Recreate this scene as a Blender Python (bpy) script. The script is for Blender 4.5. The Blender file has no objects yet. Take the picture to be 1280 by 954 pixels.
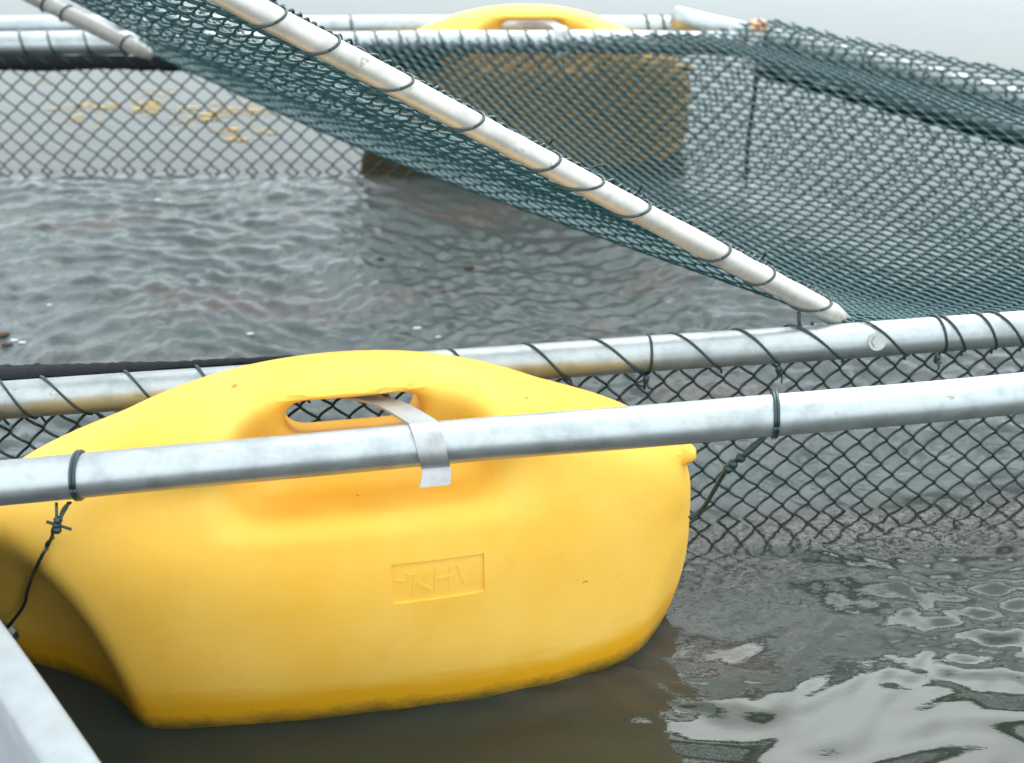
import bpy, bmesh, math, random
import numpy as np
from mathutils import Vector, Matrix
from mathutils.bvhtree import BVHTree

random.seed(7); rng = np.random.default_rng(11)
R = math.radians
scene = bpy.context.scene
COL = scene.collection

# ------------------------------------------------------------------ camera
CAM_H, PITCH, FPX = 1.326, 29.4, 2000.0
cam_d = bpy.data.cameras.new('camera'); cam = bpy.data.objects.new('camera', cam_d)
COL.objects.link(cam); scene.camera = cam
cam.location = (0, 0, CAM_H); cam.rotation_euler = (R(90 - PITCH), 0, 0)
cam_d.sensor_width = 36; cam_d.lens = FPX / 1280 * 36
cam_d.clip_start = 0.02; cam_d.clip_end = 3000
cam_d.dof.use_dof = True; cam_d.dof.focus_distance = 1.95; cam_d.dof.aperture_fstop = 4.8

# ------------------------------------------------------------------ sky and sun
SUN_EL, SUN_AZ = 49, 16          # degrees; azimuth measured from +y towards +x
w = bpy.data.worlds.new('World'); scene.world = w; w.use_nodes = True
nt = w.node_tree; nt.nodes.clear()
sky = nt.nodes.new('ShaderNodeTexSky'); sky.sky_type = 'NISHITA'; sky.sun_disc = False
sky.sun_elevation = R(SUN_EL); sky.sun_rotation = R(SUN_AZ)
sky.air_density = 1.0; sky.dust_density = 2.6; sky.ozone_density = 1.0; sky.altitude = 0
hs = nt.nodes.new('ShaderNodeHueSaturation'); hs.inputs['Saturation'].default_value = 0.22
hs.inputs['Value'].default_value = 1.0; tint = nt.nodes.new('ShaderNodeMix'); tint.data_type = 'RGBA'; tint.blend_type = 'MULTIPLY'; tint.inputs[0].default_value = 1; tint.inputs[7].default_value = (.88, 1, 1.06, 1)
bg = nt.nodes.new('ShaderNodeBackground'); bg.inputs['Strength'].default_value = 0.15
wo = nt.nodes.new('ShaderNodeOutputWorld')
veil = nt.nodes.new('ShaderNodeMix'); veil.data_type = 'RGBA'; veil.blend_type = 'ADD'; veil.inputs[0].default_value = 1
veil.inputs[7].default_value = (8.2, 8.9, 9.1, 1)         # an even overcast cloud layer over the whole sky
nt.links.new(sky.outputs[0], hs.inputs['Color']); nt.links.new(hs.outputs[0], tint.inputs[6]); nt.links.new(tint.outputs[2], veil.inputs[6]); nt.links.new(veil.outputs[2], bg.inputs['Color'])
nt.links.new(bg.outputs[0], wo.inputs['Surface'])
sun_d = bpy.data.lights.new('sun', 'SUN'); sun = bpy.data.objects.new('sun', sun_d); COL.objects.link(sun)
sun_d.energy = .7; sun_d.angle = R(40); sun_d.color = (1, .96, .9)
sd = Vector((math.sin(R(SUN_AZ)) * math.cos(R(SUN_EL)), math.cos(R(SUN_AZ)) * math.cos(R(SUN_EL)), math.sin(R(SUN_EL))))
sun.rotation_euler = sd.to_track_quat('Z', 'Y').to_euler()
vs = scene.view_settings
vs.view_transform = 'Standard'; vs.look = 'None'; vs.gamma = 1; vs.exposure = 0.45
try: vs.use_curve_mapping = False
except Exception: pass
scene.cycles.max_bounces = 8

# ------------------------------------------------------------------ materials
def mat(name):
    m = bpy.data.materials.new(name); m.use_nodes = True
    n = m.node_tree.nodes; b = n['Principled BSDF']
    return m, n, m.node_tree.links, b
def noise(n, l, scale, detail=4, rough=.55, vec=None, dist=0.0):
    t = n.new('ShaderNodeTexNoise'); t.inputs['Scale'].default_value = scale
    t.inputs['Detail'].default_value = detail; t.inputs['Roughness'].default_value = rough
    t.inputs['Distortion'].default_value = dist
    if vec is not None: l.new(vec, t.inputs['Vector'])
    return t
def ramp(n, l, src, stops):
    r = n.new('ShaderNodeValToRGB'); e = r.color_ramp.elements
    while len(e) < len(stops): e.new(.5)
    for k, (p, c) in enumerate(stops):
        e[k].position = p; e[k].color = (c, c, c, 1) if not hasattr(c, '__len__') else (*c, 1)
    l.new(src, r.inputs[0]); return r
def mixc(n, l, fac, a, b, mode='MIX'):
    m = n.new('ShaderNodeMix'); m.data_type = 'RGBA'; m.blend_type = mode
    for s, v in ((m.inputs[0], fac), (m.inputs[6], a), (m.inputs[7], b)):
        if hasattr(v, 'is_linked'): l.new(v, s)
        else: s.default_value = v if not hasattr(v, '__len__') else (*v, 1)
    return m.outputs[2]
def bump(n, l, height, strength, dist, b, prev=None):
    u = n.new('ShaderNodeBump'); u.inputs['Strength'].default_value = strength; u.inputs['Distance'].default_value = dist
    l.new(height, u.inputs['Height'])
    if prev is not None: l.new(prev, u.inputs['Normal'])
    l.new(u.outputs[0], b.inputs['Normal']); return u.outputs[0]
def objco(n, l, scale=(1, 1, 1)):
    t = n.new('ShaderNodeTexCoord'); m = n.new('ShaderNodeMapping'); m.inputs['Scale'].default_value = scale
    l.new(t.outputs['Object'], m.inputs['Vector']); return m.outputs[0], t

def m_pipe(name, base, metallic, rough, stretch=(2, 40, 40)):
    m, n, l, b = mat(name)
    v, _ = objco(n, l, stretch); v2, _ = objco(n, l)
    streak = noise(n, l, 1.0, 5, .6, v); spang = noise(n, l, 55, 3, .6, v2); big = noise(n, l, 26, 5, .65, v2)
    dirt = ramp(n, l, big.outputs[0], [(.46, 0), (.66, 1)])
    c1 = mixc(n, l, streak.outputs[0], tuple(x * .82 for x in base), tuple(min(1, x * 1.12) for x in base))
    c2 = mixc(n, l, dirt.outputs[0], c1, tuple(x * .74 for x in base))
    sp = ramp(n, l, spang.outputs[0], [(.66, 0), (.74, 1)])
    c3 = mixc(n, l, sp.outputs[0], c2, (.30, .28, .24))
    l.new(c3, b.inputs['Base Color']); b.inputs['Metallic'].default_value = metallic
    rr = ramp(n, l, streak.outputs[0], [(.3, rough - .07), (.7, rough + .10)]); l.new(rr.outputs[0], b.inputs['Roughness'])
    bump(n, l, spang.outputs[0], .12, .002, b)
    return m
M_PIPE = m_pipe('galvanised_steel', (.44, .47, .475), .78, .40)
M_RAIL = m_pipe('aluminium_rail', (.56, .535, .49), .50, .40)
M_STRAP = m_pipe('aluminium_strip', (.42, .42, .42), .70, .42, (30, 8, 8))

def m_plain(name, col, rough, spec=.5, metal=0, bmp=0, scale=80, var=.25):
    m, n, l, b = mat(name)
    v, _ = objco(n, l); t = noise(n, l, scale, 4, .6, v)
    c = mixc(n, l, t.outputs[0], tuple(x * (1 - var) for x in col), tuple(min(1, x * (1 + var)) for x in col))
    l.new(c, b.inputs['Base Color']); b.inputs['Roughness'].default_value = rough
    b.inputs['Specular IOR Level'].default_value = spec; b.inputs['Metallic'].default_value = metal
    if bmp: bump(n, l, t.outputs[0], bmp, .002, b)
    return m
M_NET = m_plain('green_vinyl_wire', (.005, .054, .058), .25, .45)
M_NETDARK = m_plain('dark_green_wire', (.008, .024, .024), .35, .5)
M_TIE = m_plain('dark_tie_wire', (.014, .034, .036), .32, .5)
M_BLACK = m_plain('black_shade_cloth', (.012, .013, .017), .8, .2, bmp=.8, scale=260)
M_BOLT = m_plain('bolt_steel', (.45, .45, .44), .35, .5, .9)
M_RUBBER = m_plain('dark_rubber', (.02, .018, .016), .6)
M_BOAT = m_plain('white_gelcoat', (.26, .275, .28), .35, .4, scale=32, var=.22)
M_BOATIN = m_plain('grey_deck_paint', (.26, .26, .28), .5, .4, scale=30, var=.12)
M_HULL = m_plain('bounce_cutting_hull', (.03, .035, .045), .35, .4, scale=20, var=.2)  # unseen hull side, made dark to cut light bounced onto the float
M_TAPE = m_plain('pale_tape', (.80, .42, .22), .6, .3, scale=40, var=.15)
M_TAPEW = m_plain('white_rope', (.75, .76, .76), .7, .3, scale=60, var=.15)
M_FOAM = m_plain('foam_fleck', (.78, .80, .78), .6, .3)
M_LEAF = m_plain('brown_scum', (.10, .055, .03), .7, .3)

# yellow moulded float
M_FLOAT, n, l, b = mat('yellow_polyethylene')
v, tc = objco(n, l); sep = n.new('ShaderNodeSeparateXYZ'); l.new(tc.outputs['Object'], sep.inputs[0])
big = noise(n, l, 5, 5, .6, v); fine = noise(n, l, 140, 3, .6, v); mid = noise(n, l, 26, 5, .65, v)
bigr = ramp(n, l, big.outputs[0], [(.32, 0), (.68, 1)])
c = mixc(n, l, bigr.outputs[0], (.85, .45, .045), (.90, .555, .105))
vsc, _ = objco(n, l, (3.5, 3.5, 55)); scr = noise(n, l, 4, 6, .7, vsc, .4)
scf = ramp(n, l, scr.outputs[0], [(.62, 0), (.74, .45)])       # rubbed and faded streaks
c = mixc(n, l, scf.outputs[0], c, (.86, .58, .16))
grm = ramp(n, l, noise(n, l, 14, 7, .75, v).outputs[0], [(.56, 0), (.80, .5)])   # dried splash marks
c = mixc(n, l, grm.outputs[0], c, (.62, .36, .06))
vs_, _ = objco(n, l, (9, 9, 40)); st = noise(n, l, 1, 5, .65, vs_)
# wet and weathered band just above the water
add = n.new('ShaderNodeMath'); add.operation = 'MULTIPLY_ADD'; l.new(st.outputs[0], add.inputs[0]); add.inputs[1].default_value = -.05; l.new(sep.outputs['Z'], add.inputs[2])
wet = ramp(n, l, add.outputs[0], [(.018, 1), (.048, 0)])
c = mixc(n, l, wet.outputs[0], c, (.82, .40, .012))
add2 = n.new('ShaderNodeMath'); add2.operation = 'MULTIPLY_ADD'; l.new(mid.outputs[0], add2.inputs[0]); add2.inputs[1].default_value = -.030; l.new(sep.outputs['Z'], add2.inputs[2])
add3 = n.new('ShaderNodeMath'); add3.operation = 'MULTIPLY_ADD'; l.new(fine.outputs[0], add3.inputs[0]); add3.inputs[1].default_value = -.016; l.new(add2.outputs[0], add3.inputs[2])
add4 = n.new('ShaderNodeMath'); add4.operation = 'ADD'; l.new(add3.outputs[0], add4.inputs[0]); add4.inputs[1].default_value = .10
alg = ramp(n, l, add4.outputs[0], [(.078, 1), (.106, 0)])
c = mixc(n, l, alg.outputs[0], c, (.17, .115, .022))
spots = ramp(n, l, noise(n, l, 48, 2, .4, v).outputs[0], [(.772, 0), (.80, 1)])
c = mixc(n, l, spots.outputs[0], c, (.42, .22, .03))
l.new(c, b.inputs['Base Color']); b.inputs['Roughness'].default_value = .42
rr = ramp(n, l, wet.outputs[0], [(0, .56), (1, .28)]); l.new(rr.outputs[0], b.inputs['Roughness'])
b.inputs['Specular IOR Level'].default_value = .32
u = bump(n, l, fine.outputs[0], .10, .001, b); bump(n, l, mid.outputs[0], .10, .004, b, u)

# water
M_WATER, n, l, b = mat('murky_water')
v, tc = objco(n, l); v2, _ = objco(n, l, (1.0, 2.2, 1)); 
col = noise(n, l, 2.3, 5, .6, v2, .6)
cr = ramp(n, l, col.outputs[0], [(.30, (.070, .090, .088)), (.54, (.086, .106, .103)), (.67, (.118, .104, .096)), (.80, (.090, .108, .104))])
b.inputs['Roughness'].default_value = .03; b.inputs['IOR'].default_value = 1.333
b.inputs['Specular IOR Level'].default_value = .60
# calm outside the cage, ruffled inside it: an attribute carries how ruffled each spot is
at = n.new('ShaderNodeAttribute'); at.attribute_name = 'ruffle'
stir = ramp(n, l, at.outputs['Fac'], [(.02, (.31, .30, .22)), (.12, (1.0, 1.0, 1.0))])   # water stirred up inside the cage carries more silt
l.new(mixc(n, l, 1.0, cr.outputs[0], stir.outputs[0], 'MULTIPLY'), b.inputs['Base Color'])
n1 = noise(n, l, 34, 4, .6, v2, .2); n2 = noise(n, l, 110, 2, .5, v2, .1)
mm = n.new('ShaderNodeMath'); mm.operation = 'MULTIPLY_ADD'; l.new(n2.outputs[0], mm.inputs[0]); mm.inputs[1].default_value = .35; l.new(n1.outputs[0], mm.inputs[2])
u = n.new('ShaderNodeBump'); u.inputs['Distance'].default_value = .02; l.new(mm.outputs[0], u.inputs['Height'])
l.new(at.outputs['Fac'], u.inputs['Strength']); l.new(u.outputs[0], b.inputs['Normal'])

# ------------------------------------------------------------------ mesh helpers
class MB:
    """collects shapes, then links them as ONE mesh object"""
    def __init__(s): s.v = []; s.f = []; s.k = 0
    def add(s, V, F):
        V = np.asarray(V, float).reshape(-1, 3); s.v.append(V)
        s.f += [tuple(int(i) + s.k for i in f) for f in F]; s.k += len(V)
    def tube(s, pts, r, n=8, closed=False, cap=True):
        P = np.asarray(pts, float); N = len(P); rad = np.broadcast_to(np.asarray(r, float), (N,))
        if closed: T = np.roll(P, -1, 0) - np.roll(P, 1, 0)
        else: T = np.gradient(P, axis=0)
        T /= np.linalg.norm(T, axis=1)[:, None] + 1e-12
        a = np.array([0, 0, 1.]) if abs(T[0, 2]) < .9 else np.array([1., 0, 0])
        nrm = np.cross(T[0], a); nrm /= np.linalg.norm(nrm); V = []
        for i in range(N):
            nrm = nrm - T[i] * np.dot(nrm, T[i]); nrm /= np.linalg.norm(nrm) + 1e-12
            bi = np.cross(T[i], nrm); th = np.arange(n) * 2 * np.pi / n
            V.append(P[i] + rad[i] * (np.cos(th)[:, None] * nrm + np.sin(th)[:, None] * bi))
        F = []
        for i in range(N if closed else N - 1):
            j = (i + 1) % N
            for k in range(n): F.append((i * n + k, i * n + (k + 1) % n, j * n + (k + 1) % n, j * n + k))
        if cap and not closed: F.append(tuple(range(n - 1, -1, -1))); F.append(tuple((N - 1) * n + k for k in range(n)))
        s.add(np.concatenate(V), F)
    def ball(s, c, r, n=8, sc=(1, 1, 1)):
        V = []; F = []; m = n // 2 + 1
        for i in range(m + 1):
            for j in range(n):
                a, bb = math.pi * i / m, 2 * math.pi * j / n
                V.append((c[0] + r * sc[0] * math.sin(a) * math.cos(bb), c[1] + r * sc[1] * math.sin(a) * math.sin(bb), c[2] + r * sc[2] * math.cos(a)))
        for i in range(m):
            for j in range(n): F.append((i * n + j, (i + 1) * n + j, (i + 1) * n + (j + 1) % n, i * n + (j + 1) % n))
        s.add(V, F)
    def build(s, name, m, parent=None, smooth=True, origin=None):
        V = np.concatenate(s.v)
        if origin is not None: V = V - np.asarray(origin)
        me = bpy.data.meshes.new(name); me.from_pydata(V.tolist(), [], s.f); me.update()
        if smooth: me.polygons.foreach_set('use_smooth', np.ones(len(me.polygons), bool))
        me.materials.append(m)
        o = bpy.data.objects.new(name, me); COL.objects.link(o)
        if origin is not None: o.location = tuple(origin)
        if parent: o.parent = parent
        return o
def tag(o, label=None, cat=None, group=None, kind=None):
    for k, x in (('label', label), ('category', cat), ('group', group), ('kind', kind)):
        if x: o[k] = x
    return o
def empty(name, loc=(0, 0, 0), rz=0):
    o = bpy.data.objects.new(name, None); o.empty_display_size = .05; COL.objects.link(o)
    o.location = loc; o.rotation_euler = (0, 0, rz); return o
def nz(v): v = np.asarray(v, float); return v / np.linalg.norm(v)
def spline(pts, n=8):
    P = np.asarray(pts, float); out = []
    E = np.vstack([2 * P[0] - P[1], P, 2 * P[-1] - P[-2]])
    for i in range(len(P) - 1):
        p0, p1, p2, p3 = E[i:i + 4]
        for t in np.arange(n) / n:
            out.append(.5 * (2 * p1 + (p2 - p0) * t + (2 * p0 - 5 * p1 + 4 * p2 - p3) * t * t + (3 * p1 - p0 - 3 * p2 + p3) * t ** 3))
    return np.array(out + [P[-1]])
def px_on_z(px, py, z):            # the world point at height z that a pixel of the photograph shows
    th = R(PITCH) + math.atan((py - 477) / FPX); y = (CAM_H - z) / math.tan(th)
    zc = y * math.cos(R(PITCH)) + (CAM_H - z) * math.sin(R(PITCH))
    return np.array([(px - 640) / FPX * zc, y, z])
def px_ray(px, py):
    c, s_ = math.cos(R(PITCH)), math.sin(R(PITCH)); a, bq = (px - 640) / FPX, (477 - py) / FPX
    return nz([a, c + bq * s_, -s_ + bq * c])

# ------------------------------------------------------------------ layout of the cage (metres)
PR = .025
A0, A1 = np.array([-.56, 1.472, .37]), np.array([.615, 1.669, .37])        # pipe in front of the float
B0, B1 = np.array([-.66, 1.79, .29]), np.array([.718, 1.992, .29])         # cage pipe, near side
F0, F1 = np.array([-1.9, 3.322, .28]), np.array([.52, 3.330, .28])         # cage pipe, far side
G0, G1 = np.array([-1.9, 3.60, .232]), np.array([.43, 3.60, .232])         # pipe behind the far float
H0, H1 = np.array([.36, 3.45, .300]), np.array([1.45, 2.568, .270])      # outer pipe, right side
I0, I1 = np.array([.53, 3.245, .268]), np.array([1.45, 2.372, .268])       # inner pipe, right side
P1, P2 = np.array([.444, 1.98, .318]), np.array([-.757, 3.19, .305])
RAIL = nz([-.69, -.22, .47]); RAIL_L = 1.35
def ext(a, b_, t0, t1): d = nz(b_ - a); L = np.linalg.norm(b_ - a); return a - d * t0, b_ + d * t1

def pipe_mb(a, b_, r, wob=.0012, n=20, seg=40, mb=None):
    mb = mb or MB(); t = np.linspace(0, 1, seg)[:, None]; P = a + (b_ - a) * t
    ph = rng.uniform(0, 6, 4)
    L = np.linalg.norm(b_ - a)
    P[:, 2] += wob * (np.sin(t[:, 0] * L * 7 + ph[0]) + .5 * np.sin(t[:, 0] * L * 17 + ph[1]))
    P[:, 1] += wob * np.sin(t[:, 0] * L * 5 + ph[2])
    mb.tube(P, r, n)
    return mb
def hexbolt(mb, c, nrm, r=.009, h=.007):
    nrm = nz(nrm); a = nz(np.cross(nrm, [0, 0, 1])); bb = np.cross(nrm, a)
    for rr, hh, k in ((r * 1.5, .002, 16), (r, h, 6)):
        ring = [c + rr * (math.cos(2 * math.pi * i / k) * a + math.sin(2 * math.pi * i / k) * bb) for i in range(k)]
        V = ring + [p + nrm * hh for p in ring]
        mb.add(V, [tuple(range(k, 2 * k))] + [(i, (i + 1) % k, k + (i + 1) % k, k + i) for i in range(k)])

# lashing: one wire turn round a pipe, from behind over the top to below the front
def lash(mb, a, b_, s0, s1, r=PR, wr=.0019, ang0=150, ang1=-95, tail=None, n=18):
    d = nz(b_ - a); up = np.array([0, 0, 1.]); front = nz(np.cross(d, up)); up = np.cross(front, d)  # front points to the camera side
    P = []
    for i in range(n + 1):
        t = i / n; an = R(ang0 + (ang1 - ang0) * t)
        e = t * t * (3 - 2 * t)
        P.append(a + d * (s0 + (s1 - s0) * e) + (r + wr * .8) * (math.cos(an) * front + math.sin(an) * up))
    if tail is not None: P.append(P[-1] + np.asarray(tail))
    mb.tube(P, wr, 6)
def along(a, b_, px):              # distance along pipe a-b at which column px of the photograph crosses it
    d = nz(b_ - a); c, s_ = math.cos(R(PITCH)), math.sin(R(PITCH)); k = (px - 640) / FPX
    num = k * (a[1] * c + (CAM_H - a[2]) * s_) - a[0]; den = d[0] - k * (d[1] * c - d[2] * s_)
    return num / den

# ------------------------------------------------------------------ water
def axis(lo, hi, step, far_lo, far_hi, grow=1.22):
    xs = list(np.arange(lo, hi + step / 2, step)); s = step; x = hi
    while x < far_hi: s *= grow; x += s; xs.append(x)
    s = step; x = lo
    while x > far_lo: s *= grow; x -= s; xs.insert(0, x)
    return np.array(xs)
X = axis(-1.2, 1.25, .0068, -700, 700, 1.18); Y = axis(1.15, 3.4, .0068, -500, 900, 1.18)
XX, YY = np.meshgrid(X, Y)
def ss(e0, e1, x): t = np.clip((x - e0) / (e1 - e0), 0, 1); return t * t * (3 - 2 * t)
pipe2y = 1.887 + .1466 * XX
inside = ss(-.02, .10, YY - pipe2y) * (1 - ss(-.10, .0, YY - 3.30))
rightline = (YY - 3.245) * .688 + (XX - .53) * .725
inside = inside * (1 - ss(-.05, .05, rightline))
near = ss(.0, .25, pipe2y - YY)
Z = np.zeros_like(XX)
def waves(n, lmin, lmax, amp, dirspread, seed, base=90):
    g = np.random.default_rng(seed); z = np.zeros_like(XX)
    wx = .05 * np.sin(XX * 5.1 + YY * 2.3) + .03 * np.sin(YY * 9.7 - XX * 3.1 + 1.0); wy = .05 * np.sin(YY * 4.3 - XX * 3.9 + 2.) + .03 * np.sin(XX * 11.3 + YY * 7)
    for _ in range(n):
        lam = math.exp(g.uniform(math.log(lmin), math.log(lmax))); an = R(base + g.normal(0, dirspread)); k = 2 * np.pi / lam
        z += amp * lam * np.sin(k * ((XX + wx) * math.cos(an) + (YY + wy) * math.sin(an)) + g.uniform(0, 6.28)) / math.sqrt(n)
    return z
fade = np.exp(-np.maximum(0, np.abs(XX) - 1.2) * 1.5) * np.exp(-np.maximum(0, YY - 3.6) * 1.2) * np.exp(-np.maximum(0, .9 - YY) * 2)
chop = near * ss(1.44, 1.60, YY - .10 * XX)                 # small choppy wavelets die out in the lee by the boat
Z += waves(90, .020, .062, .058, 38, 3) * inside
Z += waves(30, .06, .17, .018, 36, 4, 84) * inside
Z += waves(22, .08, .26, .024, 13, 5, 84) * (near * .95 + .06)
Z += waves(90, .022, .070, .070, 26, 8) * chop * ss(-.35, -.15, XX) * (.55 + .45 * np.sin(XX * 6 + YY * 9) * np.sin(YY * 5 - XX * 3))
Z += waves(16, .05, .14, .008, 22, 9) * near * ss(-.35, -.15, XX)
Z *= fade
ruf = .012 + .14 * inside + .03 * chop
NY, NX = XX.shape
V = np.stack([XX, YY, Z], -1).reshape(-1, 3)
ii = (np.arange(NY - 1)[:, None] * NX + np.arange(NX - 1)[None]).ravel()
Fq = np.stack([ii, ii + 1, ii + NX + 1, ii + NX], 1)
me = bpy.data.meshes.new('water')
me.vertices.add(len(V)); me.vertices.foreach_set('co', V.ravel())
me.loops.add(Fq.size); me.loops.foreach_set('vertex_index', Fq.ravel())
me.polygons.add(len(Fq)); me.polygons.foreach_set('loop_start', np.arange(0, Fq.size, 4)); me.update(calc_edges=True)
me.polygons.foreach_set('use_smooth', np.ones(len(Fq), bool))
at = me.attributes.new('ruffle', 'FLOAT', 'POINT'); at.data.foreach_set('value', ruf.ravel().astype(np.float32))
me.materials.append(M_WATER)
water = bpy.data.objects.new('water', me); COL.objects.link(water); tag(water, kind='structure')

# ------------------------------------------------------------------ yellow float: signed distance field -> surface nets
FU = nz(A1 - A0); YAW = math.atan2(FU[1], FU[0])
FLOAT_LOC = np.array([math.cos(YAW) * .070 - math.sin(YAW) * 1.668, math.sin(YAW) * .070 + math.cos(YAW) * 1.668, 0.0])
PIPE_Y = float((A0 - FLOAT_LOC)[1] * math.cos(YAW) - (A0 - FLOAT_LOC)[0] * math.sin(YAW))
def smin(a, b_, k): h = np.clip(.5 + .5 * (b_ - a) / k, 0, 1); return b_ * (1 - h) + a * h - k * h * (1 - h)
def smax(a, b_, k): return -smin(-a, -b_, k)
def float_sdf(x, y, z):
    # body: fat lens with a ridge along the top
    tl = np.clip((.40 - z) / .19, 0, 1); tl = tl * tl * (3 - 2 * tl); tq = np.clip((.352 - z) / .10, 0, 1); q = 2.1 + 1.1 * tq * tq * (3 - 2 * tq); f = (np.abs(x / (.388 + .060 * tl - .008 * np.tanh(x / .15))) ** q + np.abs((z - .152) / .263) ** q) ** (1 / q)
    g = (f ** 2.15 + np.abs(y / .165) ** 2.15) ** (1 / 2.15)
    d = (g - 1) * .165
    # the front scoop for the hand
    floor = z - (.292 - .16 * (y + .15)); ceil = .391 - z
    sx = np.abs(x - .022) - (.138 + .35 * np.maximum(0, -y - .05))
    box = smax(smax(smax(-floor, -ceil, .035), sx, .05), y + .035, .035)
    d = smax(d, -box, .026)
    # the hole right through, sloping down to the back
    fl2 = z - (.339 - .48 * (y + .03)); ce2 = (.386 - .10 * (y + .06)) - z
    box2 = smax(smax(-fl2, -ce2, .018), np.abs(x - .016) - .084, .036)
    d = smax(d, -box2, .020)
    # bed for the pipe
    cyl = np.sqrt((y - PIPE_Y) ** 2 + (z - .37) ** 2) - .0265
    d = smax(d, -cyl, .012)
    # recesses at the two lower front corners, where the tie bolts sit
    for cx, rx, ry, rz_ in ((-.51, .250, .212, .44), (.588, .240, .212, .42)):
        e = np.sqrt(((x - cx) / rx) ** 2 + ((y + .17) / ry) ** 2 + ((z + .09) / rz_) ** 2)
        d = smax(d, (1 - e) * .21, .016)
    # small moulded lugs on the ends
    for sx_ in (-1, 1):
        lug = np.sqrt((x - sx_ * .431) ** 2 + ((y + .02) * .6) ** 2 + (z - .262) ** 2) - .010
        d = smin(d, lug, .010)
    return d
def surface_nets(fn, lo, hi, h):
    ax = [np.arange(lo[i], hi[i] + h, h) for i in range(3)]
    x, y, z = np.meshgrid(*ax, indexing='ij'); D = fn(x, y, z); ins = D < 0
    n0, n1, n2 = D.shape
    cnt = np.zeros((n0 - 1, n1 - 1, n2 - 1)); acc = np.zeros(cnt.shape + (3,))
    base = np.stack([x[:-1, :-1, :-1], y[:-1, :-1, :-1], z[:-1, :-1, :-1]], -1)
    offs = [(i, j, k) for i in (0, 1) for j in (0, 1) for k in (0, 1)]
    sl = lambda o: tuple(slice(o[i], o[i] + D.shape[i] - 1) for i in range(3))
    for a in offs:
        for axn in range(3):
            if a[axn] == 0:
                b2 = list(a); b2[axn] = 1
                da, db = D[sl(a)], D[sl(b2)]; m = (da < 0) != (db < 0)
                t = np.where(m, da / np.where(m, da - db, 1), 0)
                p = np.zeros(cnt.shape + (3,)); p[...] = a; p[..., axn] += t
                acc += np.where(m[..., None], p, 0); cnt += m
    act = cnt > 0; idx = -np.ones(cnt.shape, int); idx[act] = np.arange(act.sum())
    V = base[act] + h * acc[act] / cnt[act][:, None]
    F = []
    for axn in range(3):
        o1, o2 = [i for i in range(3) if i != axn]
        sA = [slice(1, -1)] * 3; sA[axn] = slice(0, -1); sB = list(sA); sB[axn] = slice(1, None)
        a_, b_ = ins[tuple(sA)], ins[tuple(sB)]
        for flip in (False, True):
            m = (a_ & ~b_) if not flip else (~a_ & b_)
            w_ = np.argwhere(m); w_[:, o1] += 1; w_[:, o2] += 1
            def cell(d1, d2): c = w_.copy(); c[:, o1] -= d1; c[:, o2] -= d2; return idx[c[:, 0], c[:, 1], c[:, 2]]
            q = np.stack([cell(1, 1), cell(0, 1), cell(0, 0), cell(1, 0)], 1)
            if flip != (axn == 1): q = q[:, ::-1]
            F.append(q)
    return V, np.concatenate(F)
def np_mesh(name, V, F, m):
    me = bpy.data.meshes.new(name); me.vertices.add(len(V)); me.vertices.foreach_set('co', V.ravel())
    me.loops.add(F.size); me.loops.foreach_set('vertex_index', F.ravel()); k = F.shape[1]
    me.polygons.add(len(F)); me.polygons.foreach_set('loop_start', np.arange(0, F.size, k)); me.update(calc_edges=True)
    me.polygons.foreach_set('use_smooth', np.ones(len(F), bool)); me.materials.append(m); return me
Vf, Ff = surface_nets(float_sdf, (-.47, -.20, -.14), (.47, .20, .47), .0062)
for _ in range(2):                               # settle the vertices onto the smooth field
    e = 1e-3; d0 = float_sdf(*Vf.T)
    gr = np.stack([float_sdf(*(Vf + np.eye(3)[i] * e).T) - float_sdf(*(Vf - np.eye(3)[i] * e).T) for i in range(3)], 1) / (2 * e)
    Vf = Vf - np.clip(d0 / (np.sum(gr * gr, 1) + 1e-6), -.002, .002)[:, None] * gr
body_me = np_mesh('body', Vf, Ff, M_FLOAT)
bv = BVHTree.FromPolygons([Vector(p) for p in Vf], [tuple(f) for f in Ff])
def front_y(x, z):
    h = bv.ray_cast(Vector((x, -.6, z)), Vector((0, 1, 0))); return h[0].y if h[0] else -.15
# recessed name panel on the front
PCX, PCZ, PW, PH = .096, .207, .056, .0275
gx, gz = 13, 9
def panel_cutter():
    V = []; 
    for lay, (dy, sc) in enumerate(((-.02, 1.0), (.0026, .972))):
        for j in range(gz):
            for i in range(gx):
                x = PCX + PW * sc * (2 * i / (gx - 1) - 1); z = PCZ + PH * (sc if lay == 0 else .95) * (2 * j / (gz - 1) - 1)
                V.append((x, front_y(x, z) + dy, z))
    n_ = gx * gz; F = []
    for j in range(gz - 1):
        for i in range(gx - 1):
            a = j * gx + i; F.append((a, a + 1, a + gx + 1, a + gx)); F.append((n_ + a, n_ + a + gx, n_ + a + gx + 1, n_ + a + 1))
    ring = [i for i in range(gx)] + [j * gx + gx - 1 for j in range(1, gz)] + [(gz - 1) * gx + i for i in range(gx - 2, -1, -1)] + [j * gx for j in range(gz - 2, 0, -1)]
    for k in range(len(ring)):
        a, b2 = ring[k], ring[(k + 1) % len(ring)]; F.append((b2, a, n_ + a, n_ + b2))
    return V, F
cv, cf = panel_cutter()
cme = bpy.data.meshes.new('cut'); cme.from_pydata(cv, [], cf); cme.materials.append(M_FLOAT)
bmx = bmesh.new(); bmx.from_mesh(cme); bmesh.ops.recalc_face_normals(bmx, faces=bmx.faces); bmx.to_mesh(cme); bmx.free()
co = bpy.data.objects.new('cut', cme); COL.objects.link(co)
tmp = bpy.data.objects.new('body', body_me); COL.objects.link(tmp)
md = tmp.modifiers.new('b', 'BOOLEAN'); md.operation = 'DIFFERENCE'; md.solver = 'EXACT'; md.object = co
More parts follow.
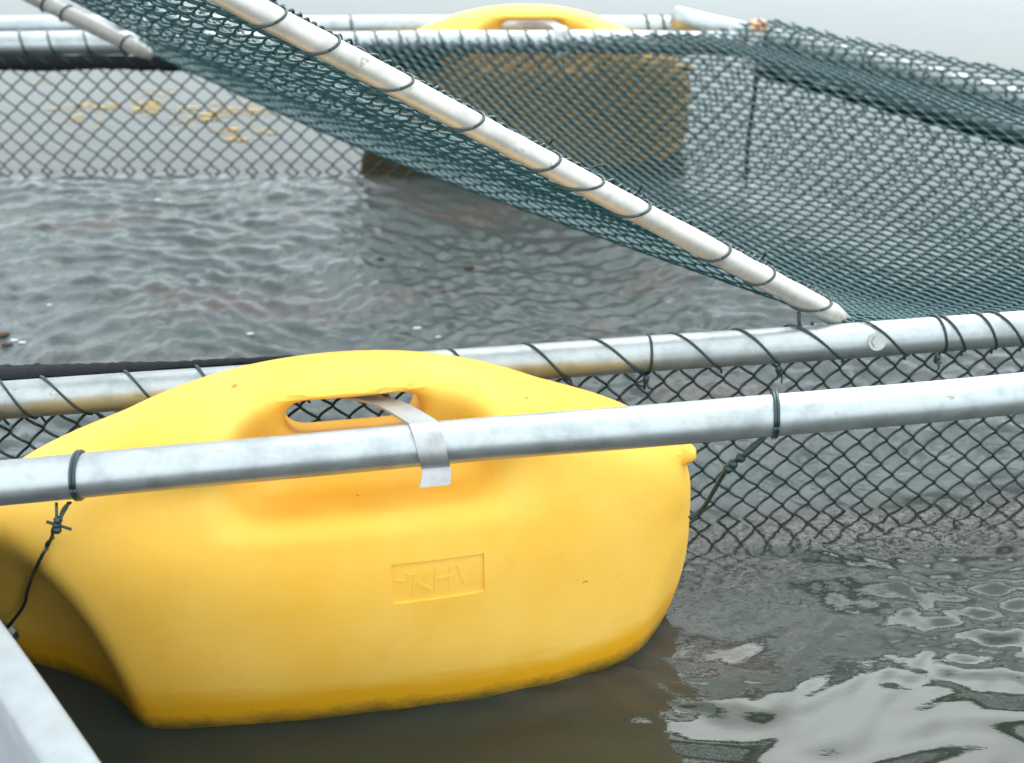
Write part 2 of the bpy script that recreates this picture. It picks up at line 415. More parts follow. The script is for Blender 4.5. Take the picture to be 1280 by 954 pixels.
dg = bpy.context.evaluated_depsgraph_get(); cut_me = bpy.data.meshes.new_from_object(tmp.evaluated_get(dg))
bpy.data.objects.remove(tmp); bpy.data.objects.remove(co)
cut_me.polygons.foreach_set('use_smooth', np.ones(len(cut_me.polygons), bool))
try: cut_me.set_sharp_from_angle(angle=R(38))
except Exception as ex: print('sharp', ex)
body_me2 = cut_me
def lettering_mesh():
    bm = bmesh.new()
    def stroke(pts, wd=.0030):
        for a, b2 in zip(pts[:-1], pts[1:]):
            a, b2 = np.array(a), np.array(b2); t = nz(b2 - a); nn = np.array([-t[1], t[0]]) * wd / 2; a = a - t * wd * .4; b2 = b2 + t * wd * .4
            q = [a - nn, b2 - nn, b2 + nn, a + nn]; vv = []
            for lift in (.0030, .0018):
                vv.append([bm.verts.new((PCX + p[0], front_y(PCX + p[0], PCZ + p[1]) + lift, PCZ + p[1])) for p in q])
            bm.faces.new(vv[1])
            for k in range(4): bm.faces.new((vv[0][k], vv[0][(k + 1) % 4], vv[1][(k + 1) % 4], vv[1][k]))
    # emblem, then K, a dash joined to H, then V
    stroke([(-.050, .004), (-.040, .002)]); stroke([(-.045, -.012), (-.034, .010)]); stroke([(-.036, .010), (-.028, .010)])
    stroke([(-.030, -.014), (-.027, .013)]); stroke([(-.012, .013), (-.026, .0)]); stroke([(-.026, .0), (-.010, -.014)])
    stroke([(-.004, -.013), (-.002, .014)]); stroke([(-.002, .0), (.015, .001)]); stroke([(.013, -.013), (.015, .014)])
    stroke([(.023, .014), (.032, -.012)]); stroke([(.032, -.012), (.044, .015)])
    bmesh.ops.recalc_face_normals(bm, faces=bm.faces)
    me = bpy.data.meshes.new('lettering'); bm.to_mesh(me); bm.free(); me.materials.append(M_FLOAT); return me
let_me = lettering_mesh()

M_FLOAT2 = M_FLOAT.copy(); M_FLOAT2.name = 'browned_yellow_polyethylene'
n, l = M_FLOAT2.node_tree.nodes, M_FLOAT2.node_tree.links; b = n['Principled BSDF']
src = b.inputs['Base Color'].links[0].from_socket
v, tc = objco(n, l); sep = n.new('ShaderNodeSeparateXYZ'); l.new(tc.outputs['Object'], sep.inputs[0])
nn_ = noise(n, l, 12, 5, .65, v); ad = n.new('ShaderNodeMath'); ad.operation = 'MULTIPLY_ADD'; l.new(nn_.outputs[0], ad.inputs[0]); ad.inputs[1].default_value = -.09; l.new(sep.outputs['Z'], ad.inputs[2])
fo = ramp(n, l, ad.outputs[0], [(.235, 1), (.285, 0)]); br = mixc(n, l, nn_.outputs[0], (.33, .18, .042), (.46, .27, .065))  # lower body brown, top stays yellow
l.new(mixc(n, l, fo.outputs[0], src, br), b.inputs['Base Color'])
def make_float(loc, rz, scale, label, dz=0):
    t = empty('yellow_float', (loc[0], loc[1], dz), rz); t.scale = (scale,) * 3
    tag(t, label, 'float', 'yellow moulded floats under the cage pipes')
    o = bpy.data.objects.new('body', body_me2); COL.objects.link(o); o.parent = t
    o2 = bpy.data.objects.new('lettering', let_me); COL.objects.link(o2); o2.parent = t
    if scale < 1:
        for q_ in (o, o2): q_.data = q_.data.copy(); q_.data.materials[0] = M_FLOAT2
    return t
f_near = make_float(FLOAT_LOC, YAW, 1.0, 'big bright yellow plastic float in the foreground with a recessed name panel')
TIE_R = np.array([.43, .02, .20])
for sx_, nrm in ((-1, (-.75, -.6, .1)),):
    mb = MB(); org = Vector((sx_ * .60, -.12, .062))
    h = bv.ray_cast(org, Vector((-sx_ * .9, .75, 0)).normalized())
    c = np.array(h[0]) if h[0] else np.array([sx_ * .43, .0, .05])
    nn = np.array(h[1]) if h[0] else np.array(nrm)
    hexbolt(mb, c, nn, .011, .012); mb.build('tie_bolt', M_BOLT, f_near, smooth=False)
    TIE_L = c + nn * .012
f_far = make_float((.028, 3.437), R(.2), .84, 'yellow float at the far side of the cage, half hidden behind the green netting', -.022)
def f_world(p): c, s_ = math.cos(YAW), math.sin(YAW); return np.array([FLOAT_LOC[0] + c * p[0] - s_ * p[1], FLOAT_LOC[1] + s_ * p[0] + c * p[1], p[2]])
bvw = BVHTree.FromPolygons([Vector(f_world(p)) for p in Vf], [tuple(f) for f in Ff])
def on_float(px, py, off=.008):
    d = px_ray(px, py); h = bvw.ray_cast(Vector((0, 0, CAM_H)), Vector(d))
    return None if h[0] is None else np.array(h[0]) - d * off

# ------------------------------------------------------------------ flat aluminium straps over the pipe
def strap_mesh():
    # in float coordinates: out of the hole, forward over the pipe, round its front, short tail
    pc = np.array([PIPE_Y, .37]); r = .0272; cl = []
    cl += [(-.006, .050, .356), (.014, .005, .370), (.054, -.052, .387)]
    for an in range(70, 221, 15):
        a = R(an); cl.append((.086 + .012 * (an - 70) / 150, pc[0] - r * math.cos(a - math.pi / 2 + 0) * 0 + r * math.cos(a), pc[1] + r * math.sin(a)))
    cl += [(.098, PIPE_Y - .025, .347), (.095, PIPE_Y - .031, .334)]
    P = spline(cl, 4); hw, th = .0162, .0016
    T = np.gradient(P, axis=0); T[:, 0] = 0; T /= np.linalg.norm(T, axis=1)[:, None]
    W = np.tile([1.0, 0, 0], (len(P), 1))
    N = np.cross(T, W); V = []
    for i in range(len(P)):
        h = hw * (1 + .10 * max(0, (i - len(P) + 6) / 6))
        V += [P[i] - W[i] * h - N[i] * th, P[i] + W[i] * h - N[i] * th, P[i] + W[i] * h + N[i] * th, P[i] - W[i] * h + N[i] * th]
    F = [(0, 1, 2, 3)]
    for i in range(len(P) - 1):
        for k in range(4): F.append((i * 4 + k, i * 4 + (k + 1) % 4, i * 4 + 4 + (k + 1) % 4, i * 4 + 4 + k))
    F.append(tuple((len(P) - 1) * 4 + k for k in (3, 2, 1, 0)))
    mb = MB(); mb.add(V, F); return mb
st = strap_mesh().build('metal_strap', M_STRAP, smooth=False)
bmx = bmesh.new(); bmx.from_mesh(st.data); bmesh.ops.recalc_face_normals(bmx, faces=bmx.faces); bmx.to_mesh(st.data); bmx.free()
st.location = tuple(FLOAT_LOC); st.rotation_euler = (0, 0, YAW)
tag(st, 'flat silver metal strap bent out of the near float\'s handle hole over the front pipe', 'strap', 'metal straps holding floats')
st2 = st.copy(); COL.objects.link(st2); st2.location = (.028, 3.437, -.022); st2.rotation_euler = (0, 0, R(.2)); st2.scale = (.84,) * 3
tag(st2, 'small pale metal strap over the far pipe in front of the far float', 'strap', 'metal straps holding floats')

# ------------------------------------------------------------------ pipes outside the cage
a, b_ = ext(A0, A1, .5, .9)
front_pipe = pipe_mb(a, b_, PR, .0008).build('galvanised_pipe', M_PIPE, origin=(a + b_) / 2)
tag(front_pipe, 'galvanised steel pipe lying across the front of the big yellow float', 'pipe', 'galvanised pipes')
o = pipe_mb(G0, G1, PR).build('galvanised_pipe', M_PIPE, origin=(G0 + G1) / 2)
tag(o, 'rearmost galvanised pipe running behind the far yellow float', 'pipe', 'galvanised pipes')
for px in (438, 806, 826):
    mb = MB(); lash(mb, G0, G1, along(G0, G1, px), along(G0, G1, px + 6), wr=.003)
    tw = mb.build('tie_wire', M_TIE, o); tw.matrix_parent_inverse = Matrix.Translation(Vector((G0 + G1) / 2)).inverted()

# ------------------------------------------------------------------ the cage
cage = empty('fish_cage', (0, 2.6, 0)); tag(cage, 'floating fish cage of galvanised pipes hung with green chain link mesh', 'fish cage')
def part(o, root=cage):
    o.parent = root; o.matrix_parent_inverse = Matrix.Translation(root.location).inverted(); return o
def sub(o, p):
    o.parent = p; pw = Matrix.Translation(cage.location).inverted() @ Matrix.Translation(Vector((0, 0, 0)))
    o.matrix_parent_inverse = Matrix.Identity(4); return o
def net(fnS, wires, vs0, vs1, w_, h_, depth, r, sides=5, spz=5, over=1.05, mb=None):
    """woven wires: wire i zigzags between columns i and i+1; fnS(u,v) -> points, unit normals"""
    mb = mb or MB()
    for i in wires:
        v0, v1 = vs0(i), vs1(i)
        if v1 - v0 < 1.2: continue
        v = np.arange(math.floor(v0 * spz), math.floor(v1 * spz) + 1) / spz
        ph = v + (i % 2); s_ = np.sin(np.pi * (ph - .5)); tri = np.arcsin(.955 * s_) / math.asin(.955)
        uu = (i + .5 + .5 * over * tri) * w_ ; nn = depth * np.cos(np.pi * (ph - .5))
        P, N = fnS(uu, v * h_); P = P + N * nn[:, None]
        T = np.gradient(P, axis=0); T /= np.linalg.norm(T, axis=1)[:, None]
        B = np.cross(T, N); B /= np.linalg.norm(B, axis=1)[:, None]; C = np.cross(B, T)
        th = np.arange(sides) * 2 * np.pi / sides
        V = P[:, None] + r * (np.cos(th)[None, :, None] * B[:, None] + np.sin(th)[None, :, None] * C[:, None])
        n_ = len(P); q = (np.arange(n_ - 1)[:, None] * sides + np.arange(sides)[None]); q2 = (np.arange(n_ - 1)[:, None] * sides + (np.arange(sides)[None] + 1) % sides)
        F = np.stack([q, q2, q2 + sides, q + sides], -1).reshape(-1, 4)
        mb.v.append(V.reshape(-1, 3)); mb.f.append(F + mb.k); mb.k += len(P) * sides
    return mb
def net_build(mb, name, m):
    V = np.concatenate(mb.v); F = np.concatenate(mb.f); o = bpy.data.objects.new(name, np_mesh(name, V, F, m)); COL.objects.link(o); return o
def vertical_panel(a, b_, L0, L1, ztop, zbot, w_, h_, r, depth, wob=.004, bulge=None, seed=0):
    d = nz([b_[0] - a[0], b_[1] - a[1], 0]); nrm = np.array([d[1], -d[0], 0]); g = np.random.default_rng(seed); p = g.uniform(0, 6, 6)
    def S(u, v):
        s = L0 + u; z = ztop - v
        off = wob * (np.sin(s * 9 + p[0]) + np.sin(v * 14 + s * 5 + p[1])) * np.minimum(1, v / .08)
        if bulge is not None: off = off + bulge(s, v)
        ds = .0025 * np.sin(v * 30 + s * 21 + p[2]); dzz = .0022 * np.sin(s * 26 + p[3]) 
        P = np.stack([a[0] + d[0] * (s + ds) + nrm[0] * off, a[1] + d[1] * (s + ds) + nrm[1] * off, z + dzz], 1)
        return P, np.tile(nrm, (len(P), 1))
    nW = int((L1 - L0) / w_)
    return net(S, range(nW), lambda i: 0, lambda i: (ztop - zbot) / h_, w_, h_, depth, r)

# near side
a, b_ = ext(B0, B1, .45, .8); LB = np.linalg.norm(b_ - a)
near_pipe = part(pipe_mb(a, b_, PR, .0008).build('frame_pipe', M_PIPE, origin=(a + b_) / 2))
near_pipe['label'] = 'near galvanised cage pipe wound with dark wire'
BA, BB = a, b_
def onto(mb, p, org, name='lashing_wire', m=None):
    o = mb.build(name, m or M_TIE); o.parent = p; o.matrix_parent_inverse = Matrix.Translation(Vector(org)).inverted(); return o
OB = (BA + BB) / 2
for p0, p1 in ((-30, -2), (-2, 45), (50, 115), (155, 207), (245, 284), (345, 380), (440, 480), (560, 603), (655, 712), (738, 806), (838, 902), (918, 976), (985, 1056), (1072, 1134), (1168, 1178), (1172, 1206), (1218, 1244), (1236, 1280), (1300, 1335)):
    mb = MB(); lash(mb, BA, BB, along(BA, BB, p0), along(BA, BB, p1), tail=(.004, .008, -.016)); onto(mb, near_pipe, OB)
mb = MB(); lash(mb, BA, BB, along(BA, BB, 812), along(BA, BB, 808), tail=(.0, -.001, -.028)); onto(mb, near_pipe, OB)
for px in (972, 1170, 807):
    mb = MB(); s0 = along(BA, BB, px); c = BA + nz(BB - BA) * s0 + np.array([0, -.022, -.026])
    mb.ball(c, .0048, 8, (1, 1, 1.4))
    for _ in range(3):
        e = c + rng.uniform(-1, 1, 3) * np.array([.016, .008, .010]) + np.array([0, 0, -.012]); mb.tube(spline([c, (c + e) / 2 + rng.uniform(-.005, .005, 3), e], 4), .0015, 5)
    onto(mb, near_pipe, OB, 'wire_knot')
mb = MB(); c = px_on_z(1088, 426, .297); c = BA + nz(BB - BA) * along(BA, BB, 1088) + PR * nz([.14, -1, .35]); hexbolt(mb, c, nz([.14, -1, .35]), .0085, .006)
bo = mb.build('bolt', M_BOLT, smooth=False); bo.parent = near_pipe; bo.matrix_parent_inverse = Matrix.Translation(Vector((BA + BB) / 2)).inverted()
pn = net_build(vertical_panel(BA, BB, .02, LB - .02, .29 - .024, -.10, .0208, .0208, .0021, .0036, .004, seed=1), 'mesh_panel', M_NETDARK)
part(pn)
pn['label'] = 'near chain link panel, sharp dark diamonds dipping into the water'
# far side
far_pipe = part(pipe_mb(F0, F1, PR).build('frame_pipe', M_PIPE, origin=(F0 + F1) / 2))
for px in [22, 62, 108, 150, 205] + list(range(440, 945, 27)):
    q = rng.uniform(-4, 4); mb = MB(); lash(mb, F0, F1, along(F0, F1, px + q), along(F0, F1, px + q + 12), wr=.0024); onto(mb, far_pipe, (F0 + F1) / 2)
pf = net_build(vertical_panel(F0 - np.array([0, .03, 0]), F1 - np.array([0, .03, 0]),   .0, 2.42, .262, -.06, .0225, .0225, .0021, .0036, .003,
     bulge=lambda s, v: .035 * np.exp(-((s - 1.93) / .33) ** 4) * np.minimum(1, v / .05), seed=2), 'mesh_panel', M_NETDARK); part(pf)
# right side
right_out = part(pipe_mb(H0, H1, PR).build('frame_pipe', M_PIPE, origin=(H0 + H1) / 2))
right_in = part(pipe_mb(I0, I1, .017).build('frame_pipe', M_PIPE, origin=(I0 + I1) / 2))
LH = np.linalg.norm(H1 - H0)
for s0 in np.arange(.17, LH, .036): q = rng.uniform(-.014, .014); mb = MB(); lash(mb, H0, H1, s0 + q, s0 + q + rng.uniform(.004, .035), wr=.0018, r=PR + .002); onto(mb, right_out, (H0 + H1) / 2)
pr_ = net_build(vertical_panel(I0, I1, .0, 1.2, .245, -.06, .0225, .0225, .0021, .0036, .003, seed=3), 'mesh_panel', M_NETDARK); part(pr_)
mb = MB(); mb.tube(spline([(.513, 3.27, .30), (.516, 3.262, .2), (.51, 3.265, .08), (.512, 3.26, -.05)], 6), .006, 6)
part(mb.build('corner_rope', M_TIE))
# black shade cloth along the inside of the pipes
def cloth(a, b_, s0, s1, prof, name='black_skirt', n=90):
    d = nz(b_ - a); inn = nz(np.cross([0, 0, 1], d)); V = []; m_ = len(prof(0))
    for i in range(n + 1):
        t = i / n; base = a + d * (s0 + (s1 - s0) * t)
        for (o_, z_) in prof(t): V.append(base + inn * (o_ + rng.normal(0, .0007)) + np.array([0, 0, z_ + rng.normal(0, .0007)]))
    F = [(i * m_ + k, i * m_ + k + 1, (i + 1) * m_ + k + 1, (i + 1) * m_ + k) for i in range(n) for k in range(m_ - 1)]
    mb = MB(); mb.add(V, F); o = mb.build(name, M_BLACK); sm = o.modifiers.new('thick', 'SOLIDIFY'); sm.thickness = .002; return part(o)
cloth(BA, BB, along(BA, BB, -60), along(BA, BB, 480), lambda t: [(.018, .018), (.026 + .024 * (1 - t) , .017), (.028 + .056 * (1 - t) ** .8, .006), (.028 + .052 * (1 - t), -.05)])
cloth(F0, F1, .0, 1.75, lambda t: [(-.031, -.016), (-.034, -.03), (-.034, -.040), (-.03, -.050 - .002 * math.sin(t * 40))])
cloth(I0, I1, .0, 1.2, lambda t: [(-.020, -.010), (-.024, -.02), (-.022, -.030)])

# ------------------------------------------------------------------ the lifted lid and its sagging net
lid = empty('cage_lid', tuple(P1)); tag(lid, 'lifted cage lid, two sloping pale rails with a sagging green net between them', 'lid')
def lpart(o): o.parent = lid; o.matrix_parent_inverse = Matrix.Translation(Vector(P1)).inverted(); return o
RR = .0155
Q1, Q2 = P1 + RAIL * RAIL_L, P2 + RAIL * RAIL_L
def rail_mb(p, q):
    d = nz(q - p); t = np.linspace(0, 1, 60); P = p + (q - p) * t[:, None] ; mb = MB()
    P = np.vstack([p - d * .028, p - d * .012, P])
    rad = np.full(len(P), RR) + rng.normal(0, .00025, len(P)); rad[0] = RR * .55; rad[1] = RR * .85
    mb.tube(P, rad, 18); return mb
SH = np.array([.0, -.024, .012]); P2R = P2 + SH
rails = [lpart(rail_mb(P1, Q1).build('rail', M_RAIL, origin=P1)), lpart(rail_mb(P2R, Q2 + SH).build('rail', M_RAIL, origin=P2R))]
rails[0]['label'] = 'near pale lid rail slanting across the cage'; rails[1]['label'] = 'far lid rail resting on the far pipe'
lpart(pipe_mb(Q1, Q2, RR).build('cross_bar', M_RAIL, origin=Q1))
E = nz([.70, .71, 0]); FD = nz(np.array([P2[0] - P1[0], P2[1] - P1[1], 0])); FL = np.linalg.norm((P2 - P1)[:2]); 
qg = np.arange(-1.4, 1.9, .005); dirs = []
for q in qg:
    t = float(ss(0, .35, np.array(q))); pl = (1 - t) * -RAIL + t * E; zc_ = -RAIL[2] * (1 - ss(-.02, .12, np.array(q)))
    dirs.append([pl[0], pl[1], zc_])
cq = np.cumsum(np.array(dirs) * .005, 0); cq -= cq[np.argmin(np.abs(qg))]
bd = nz((B1 - B0)[:2]); bn = np.array([-bd[1], bd[0]])
hd = nz((H1 - H0)[:2]); hn = np.array([hd[1], -hd[0]])   # towards the inside
if np.dot(hn, np.array([0, 2.6]) - H0[:2]) < 0: hn = -hn
def sheet(q, r):
    c = np.stack([np.interp(q, qg, cq[:, k]) for k in range(3)], 1)
    z_end = (P2[2] - P1[2]) * np.clip(r / FL, 0, 1)
    P = P1 + c + np.outer(r, FD); P[:, 2] = P1[2] - .004 + c[:, 2] - np.minimum(0, 0) + z_end
    # bring the horizontal part to pipe height
    dH = (P[:, :2] - H0[:2]) @ hn; zB = .303 + .030 * (1 - ss(0, .09, dH))
    dpos = np.maximum(q, 0)
    d2 = np.maximum(0, (P[:, :2] - B0[:2]) @ bn); df = np.maximum(0, 3.335 - P[:, 1]); dr = np.maximum(0, (P[:, :2] - H0[:2]) @ hn - .16)
    sag = .19 * (1 - np.exp(-d2 / .20)) * (1 - np.exp(-df / .20)) * (1 - np.exp(-dr / .30)) * (1 - np.exp(-dpos / .26))
    lump = .006 * np.sin(P[:, 0] * 11 + P[:, 1] * 5) * (1 - np.exp(-d2 / .1)) * (1 - np.exp(-df / .1))
    zf = np.where(q > 0, zB + (P[:, 2] - zB) * 0 + 0, P[:, 2])
    tt = ss(-.05, .10, q); P[:, 2] = P[:, 2] * (1 - tt) + zB * tt - sag + lump * ss(-.3, .1, q)
    # slight slack between the rails
    rr_ = np.clip(r / FL, 0, 1); P[:, 2] -= (.004 + .012 * np.sin(r * 17 + q * 9) * np.sin(q * 13 - r * 6) + .006 * np.sin(r * 41 + q * 23)) * np.sin(np.pi * rr_) ** .5 * ss(.05, -.35, q)
    # the net lies on the upper side of the rails
    P += np.outer(ss(.06, -.08, q) * (.016 + .026 * ss(.75, 1.0, rr_)), [.38, .387, .84])
    return P
def sheetN(u, v):
    r, q = u, v; P = sheet(q, r); e = .004
    N = np.cross(sheet(q + e, r) - sheet(q - e, r), sheet(q, r + e) - sheet(q, r - e)); N /= np.linalg.norm(N, axis=1)[:, None]; return P, N
WC, HC = .0265, .0088
def qrange(i):
    r = (i + .5) * WC; q = np.arange(-1.34, 1.85, .01); P = sheet(q, np.full_like(q, r))
    ok = ((P[:, :2] - B0[:2]) @ bn > .006) & (P[:, 1] < 3.318) & ((P[:, :2] - H0[:2]) @ hn > -.026) & (P[:, 0] < 1.5)
    ok |= (q < 0) & (r > 0) & (r < FL - .022)
    if r < 0 or r > FL: ok &= q > 0
    if not ok.any(): return (0, 0)
    return q[ok].min() / HC, q[ok].max() / HC
rngs = {i: qrange(i) for i in range(-52, int(FL / WC) + 10)}
mbn = net(sheetN, rngs.keys(), lambda i: rngs[i][0], lambda i: rngs[i][1], WC, HC, .0032, .00225, spz=4, over=1.24)
cover = lpart(net_build(mbn, 'cover_net', M_NET)); cover['label'] = 'green chain link cover net sagging over the cage'
# wire turns binding the net to the near rail, with the twisted selvage along its upper side
d = RAIL; up = nz(np.array([0, 0, 1]) - d * d[2]); side = nz(np.cross(d, up)); 
if side[1] < 0: side = -side                      # away from the camera
for s0 in list(np.arange(.035, RAIL_L, .096)):
    mb = MB(); s0 = s0 + rng.uniform(-.026, .026); P = []
    tw = rng.uniform(.022, .050)
    for i in range(22):
        an = 2 * math.pi * i / 21; P.append(P1 + d * (s0 + tw * (.5 - .5 * math.sin(an + .35))) + (RR + .0018) * (math.cos(an) * (-side) + math.sin(an) * up) + 0)
    mb.tube(P, .0017, 6)
    k = P1 + d * (s0 + .01) + (RR + .003) * (side * .75 + up * .7); mb.ball(k, .0045, 7)
    if rng.random() < .5: mb.tube(spline([k, k + side * .006 + up * .006, k + up * .018 + d * rng.uniform(-.012, .006)], 4), .0016, 5)
    onto(mb, rails[0], P1, 'binding_wire')
mb = MB()
s_ = np.arange(0, RAIL_L, .0035)
wobb = np.interp(s_, np.arange(0, RAIL_L + .1, .021), rng.uniform(.3, 1.6, len(np.arange(0, RAIL_L + .1, .021))))
for ph, rr2 in ((0, .0042), (math.pi, .0042)):
    an = s_ * 2 * math.pi / .026 + ph + 2.2 * np.sin(s_ * 37)
    P = P1 + np.outer(s_, d) + (RR + .0035) * (side * .74 + up * .67) + (rr2 * wobb)[:, None] * (np.outer(np.cos(an), side) + np.outer(np.sin(an), up))
    mb.tube(P, .0020, 5)
e1 = P1 + d * .055 - up * (RR + .002) - side * .006
onto(mb, rails[0], P1, 'selvage_wire'); mb = MB(); mb.tube(spline([e1, e1 - up * .016 - d * .012 - side * .006, e1 - d * .042 - up * .024, e1 - d * .03 - up * .004], 6), .0026, 6)
onto(mb, rails[0], P1, 'wire_end')
d = RAIL
for s0 in (.03, .16, .2, .3, .42, .55):
    P = [P2R + d * (s0 + .012 * math.cos(2 * math.pi * i / 16)) + (RR + .0018) * (math.cos(2 * math.pi * i / 16) * (-side) + math.sin(2 * math.pi * i / 16) * up) for i in range(17)]
    mb = MB(); mb.tube(P, .0022, 6); onto(mb, rails[1], P2R, 'binding_wire')

# ------------------------------------------------------------------ tie wires from the front pipe to the float
def tie(px_ring, ring_w, pts, bolt_pt, label, name='tie_wire', lean=.012, turns=2, thick=.0023):
    mb = MB(); d = nz(A1 - A0); s0 = along(A0, A1, px_ring); front = nz(np.cross(d, [0, 0, 1])); up = np.array([0, 0, 1.])
    for k in range(turns):
        P = []
        for i in range(25):
            an = 2 * math.pi * i / 24; P.append(A0 + d * (s0 + k * ring_w + lean * math.cos(an - .5) * -.5 + lean * math.sin(an) * .2) + (PR + .0016) * (math.cos(an) * front + math.sin(an) * up))
        mb.tube(P, .0021, 6)
    P = spline(pts, 8); mb.tube(P, thick, 6)
    P2_ = P.copy(); an = np.arange(len(P2_)) * .9; P2_[:, 0] += .0022 * np.cos(an); P2_[:, 2] += .0022 * np.sin(an); mb.tube(P2_[: len(P2_) // 3], .0018, 5)
    return mb, d, s0
d = nz(A1 - A0)
base = A0 + d * along(A0, A1, 84) + np.array([0, -.004, -PR - .004])
base[1] -= .004
def wpt(px, py, yb):     # point on a pixel's sight line at depth y
    r_ = px_ray(px, py); t = yb / r_[1]; return np.array([0, 0, CAM_H]) + r_ * t
yb = base[1]
def near_surface(px, py, fb): p = on_float(px, py, .010); return p if p is not None else wpt(px, py, fb)
bl = f_world(TIE_L)
k1 = wpt(71, 656, yb - .02)
pts = [base, k1] + [p for p in (on_float(px, py, .013) for px, py in ((62, 678), (53, 694), (45, 710), (39, 724), (34, 740), (28, 760))) if p is not None] + [bl + np.array([0, -.006, .006])]
mb, d, s0 = tie(97, .0035, pts, bl, '')
mb.tube(spline([A0 + d * along(A0, A1, 70) + np.array([0, -.012, -PR]), k1], 4), .0018, 5)
for off in ((0, 0, 0), (.0, -.001, -.006), (.002, 0, .006)): mb.ball(k1 + np.array(off), .0052, 8)
mb.tube([k1, k1 + np.array([.016, -.002, -.005])], .0018, 5); mb.tube([k1, k1 + np.array([-.011, 0, .004])], .0018, 5); mb.tube([k1, k1 + np.array([.008, -.004, .012])], .0016, 5)
tw1 = mb.build('tie_wire', M_TIE); tag(tw1, 'knotted dark wire tying the front pipe down to the bolt at the float\'s left end', 'wire', 'tie wires on the front pipe')
base2 = A0 + d * along(A0, A1, 958) + np.array([0, -.004, -PR - .002]); yb2 = base2[1]
pr = f_world(TIE_R)
pts = [base2, wpt(935, 566, yb2), wpt(912, 582, yb2 + .01), wpt(893, 612, yb2 + .02), wpt(878, 636, yb2 + .03), wpt(862, 648, yb2 + .03)]
mb, d, s0 = tie(966, .0035, pts, pr, '', thick=.0030)
for px, py in ((926, 572), (916, 580), (910, 586)): mb.ball(wpt(px, py, yb2 + .005), .0066, 8)
k2 = wpt(914, 582, yb2 + .005); mb.tube([k2, k2 + np.array([.014, 0, -.018])], .0016, 5); mb.tube([k2, k2 + np.array([.012, 0, .010])], .0016, 5)
tw2 = mb.build('tie_wire', M_TIE); tag(tw2, 'twisted dark wire tying the front pipe to the right end of the near float', 'wire', 'tie wires on the front pipe')

# ------------------------------------------------------------------ tape at the far corner
tp = empty('corner_tape', (.515, 3.30, .28)); tag(tp, 'peach and white tape wrapped round the far corner of the cage pipes', 'tape')
mb = MB(); c0 = np.array([.512, 3.315, .298])
for k in range(5):
    P = [c0 + np.array([.006 * k - .006 + .004 * math.cos(t * 2 + k), -.027 * math.sin(t), .004 + (.026 + .003 * math.sin(k * 2.1)) * math.cos(t)]) for t in np.linspace(0, 6.28, 18)]
    mb.tube(P, .0052, 6)
o = mb.build('wrap', M_TAPE); o.parent = tp; o.matrix_parent_inverse = Matrix.Translation(tp.location).inverted()
mb = MB()
for k in range(4):
    x0 = .490 + .008 * k; mb.tube(spline([(x0 + .012, 3.283, .315), (x0 + .004, 3.27, .285), (x0 - .004 + .004 * k, 3.262, .250 - .006 * k)], 5), .0048, 5)
o = mb.build('hanging_tail', M_TAPEW); o.parent = tp; o.matrix_parent_inverse = Matrix.Translation(tp.location).inverted()

# ------------------------------------------------------------------ boat in the lower left corner
E0, E1 = px_on_z(0, 768, .34), px_on_z(130, 950, .34); bdv = nz(E1 - E0); outw = nz(np.cross(bdv, [0, 0, 1])); 
if outw[0] < 0: outw = -outw
boat = empty('white_boat', tuple(E1)); tag(boat, 'white boat edge in the lower left corner beside the near float', 'boat')
def bpart(o): o.parent = boat; o.matrix_parent_inverse = Matrix.Translation(Vector(E1)).inverted(); return o
def strip(prof, s0, s1, n=24, bow=.0):
    V = []; m_ = len(prof)
    for i in range(n + 1):
        s = s0 + (s1 - s0) * i / n; cur = -bow * (s - .1) ** 2
        for (o_, z_) in prof: V.append(E0 + bdv * s + outw * (o_ + cur) + np.array([0, 0, z_ - .34]))
    F = [(i * m_ + k, i * m_ + k + 1, (i + 1) * m_ + k + 1, (i + 1) * m_ + k) for i in range(n) for k in range(m_ - 1)]
    return V, F
gun = [(-.046, .300), (-.046, .336), (-.043, .3395), (-.036, .3405), (-.008, .3405), (-.002, .338), (0, .332), (0, .300)]
mb = MB(); mb.add(*strip(gun, -.75, 1.6, bow=.05)); bpart(mb.build('gunwale', M_BOAT))
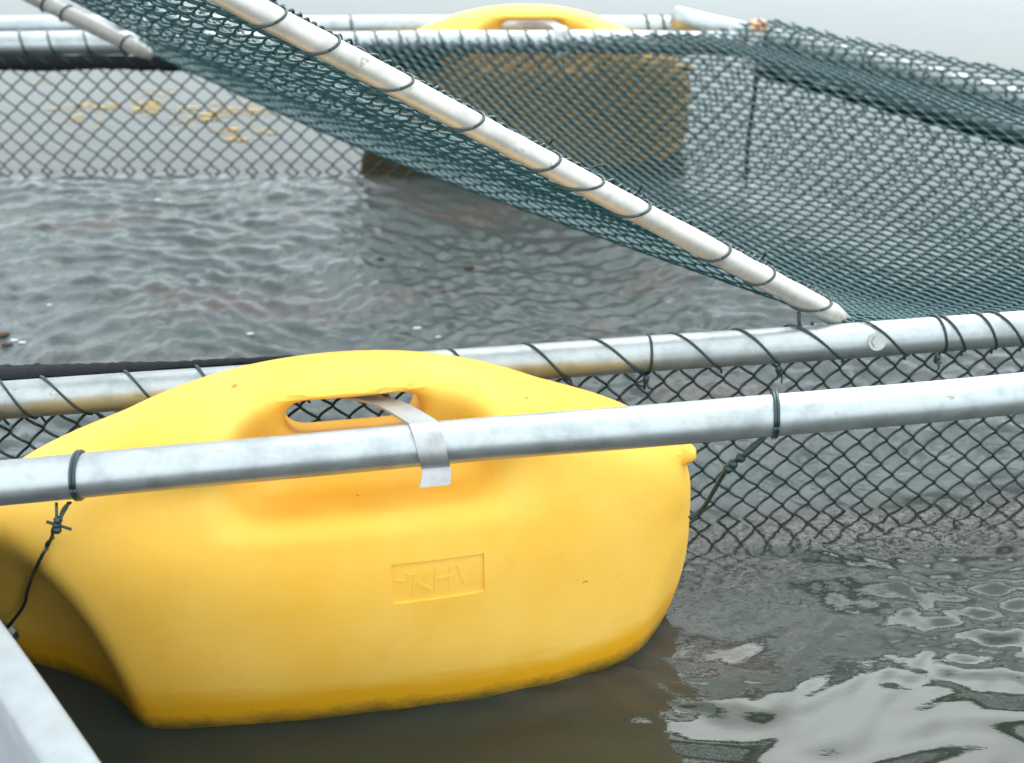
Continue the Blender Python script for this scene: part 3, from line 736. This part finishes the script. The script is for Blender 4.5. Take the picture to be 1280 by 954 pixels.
hullp = [(-.006, .301), (-.012, .22), (-.03, .10), (-.07, -.02), (-.16, -.12)]
mb = MB(); mb.add(*strip(hullp, -.75, 1.6, bow=.05)); bpart(mb.build('hull', M_HULL))
inp = [(-.042, .302), (-.055, .20), (-.075, .11), (-.12, .085), (-.5, .08), (-1.0, .08)]
mb = MB(); mb.add(*strip(inp, -.75, 1.6, bow=.05)); bpart(mb.build('inner_lining', M_BOATIN))

# ------------------------------------------------------------------ flecks on the water
mb = MB()
for px, py, s in ((197, 250, 5), (213, 252, 3), (300, 249, 3), (62, 381, 3), (18, 425, 4), (28, 428, 4), (313, 417, 4), (522, 410, 5), (548, 421, 3), (690, 268, 5)):
    c = px_on_z(px, py, .004); mb.ball(c, s / FPX * 2.6, 7, (1.5, .7, .2))
fl = mb.build('foam_flecks', M_FOAM); tag(fl, 'white foam flecks scattered on the water inside the cage', 'foam', kind='stuff')
mb = MB()
for px, py, s in ((476, 323, 4), (586, 334, 6), (0, 418, 9), (8, 430, 6)):
    c = px_on_z(px, py, .003); mb.ball(c, s / FPX * 2.6, 7, (1.6, .8, .25))
fl = mb.build('floating_scum', M_LEAF); tag(fl, 'brown scraps floating on the water inside the cage', 'debris', kind='stuff')

M_AMBER = m_plain('amber_reflection', (.52, .34, .08), .6, .3, scale=30, var=.3)  # colour for flat patches that stand in for broken yellow reflections
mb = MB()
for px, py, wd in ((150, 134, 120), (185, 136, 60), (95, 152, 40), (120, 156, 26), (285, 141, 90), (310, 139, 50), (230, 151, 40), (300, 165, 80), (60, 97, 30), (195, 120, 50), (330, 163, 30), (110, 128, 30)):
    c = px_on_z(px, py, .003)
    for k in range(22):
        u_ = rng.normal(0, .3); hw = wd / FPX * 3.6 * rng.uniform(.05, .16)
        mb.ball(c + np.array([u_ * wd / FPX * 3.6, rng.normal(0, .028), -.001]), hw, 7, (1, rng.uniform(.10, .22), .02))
fl = mb.build('reflection_streaks', M_AMBER); tag(fl, 'yellow reflections painted as flat amber streaks on the pale water beyond the far mesh panel', 'debris', kind='stuff')
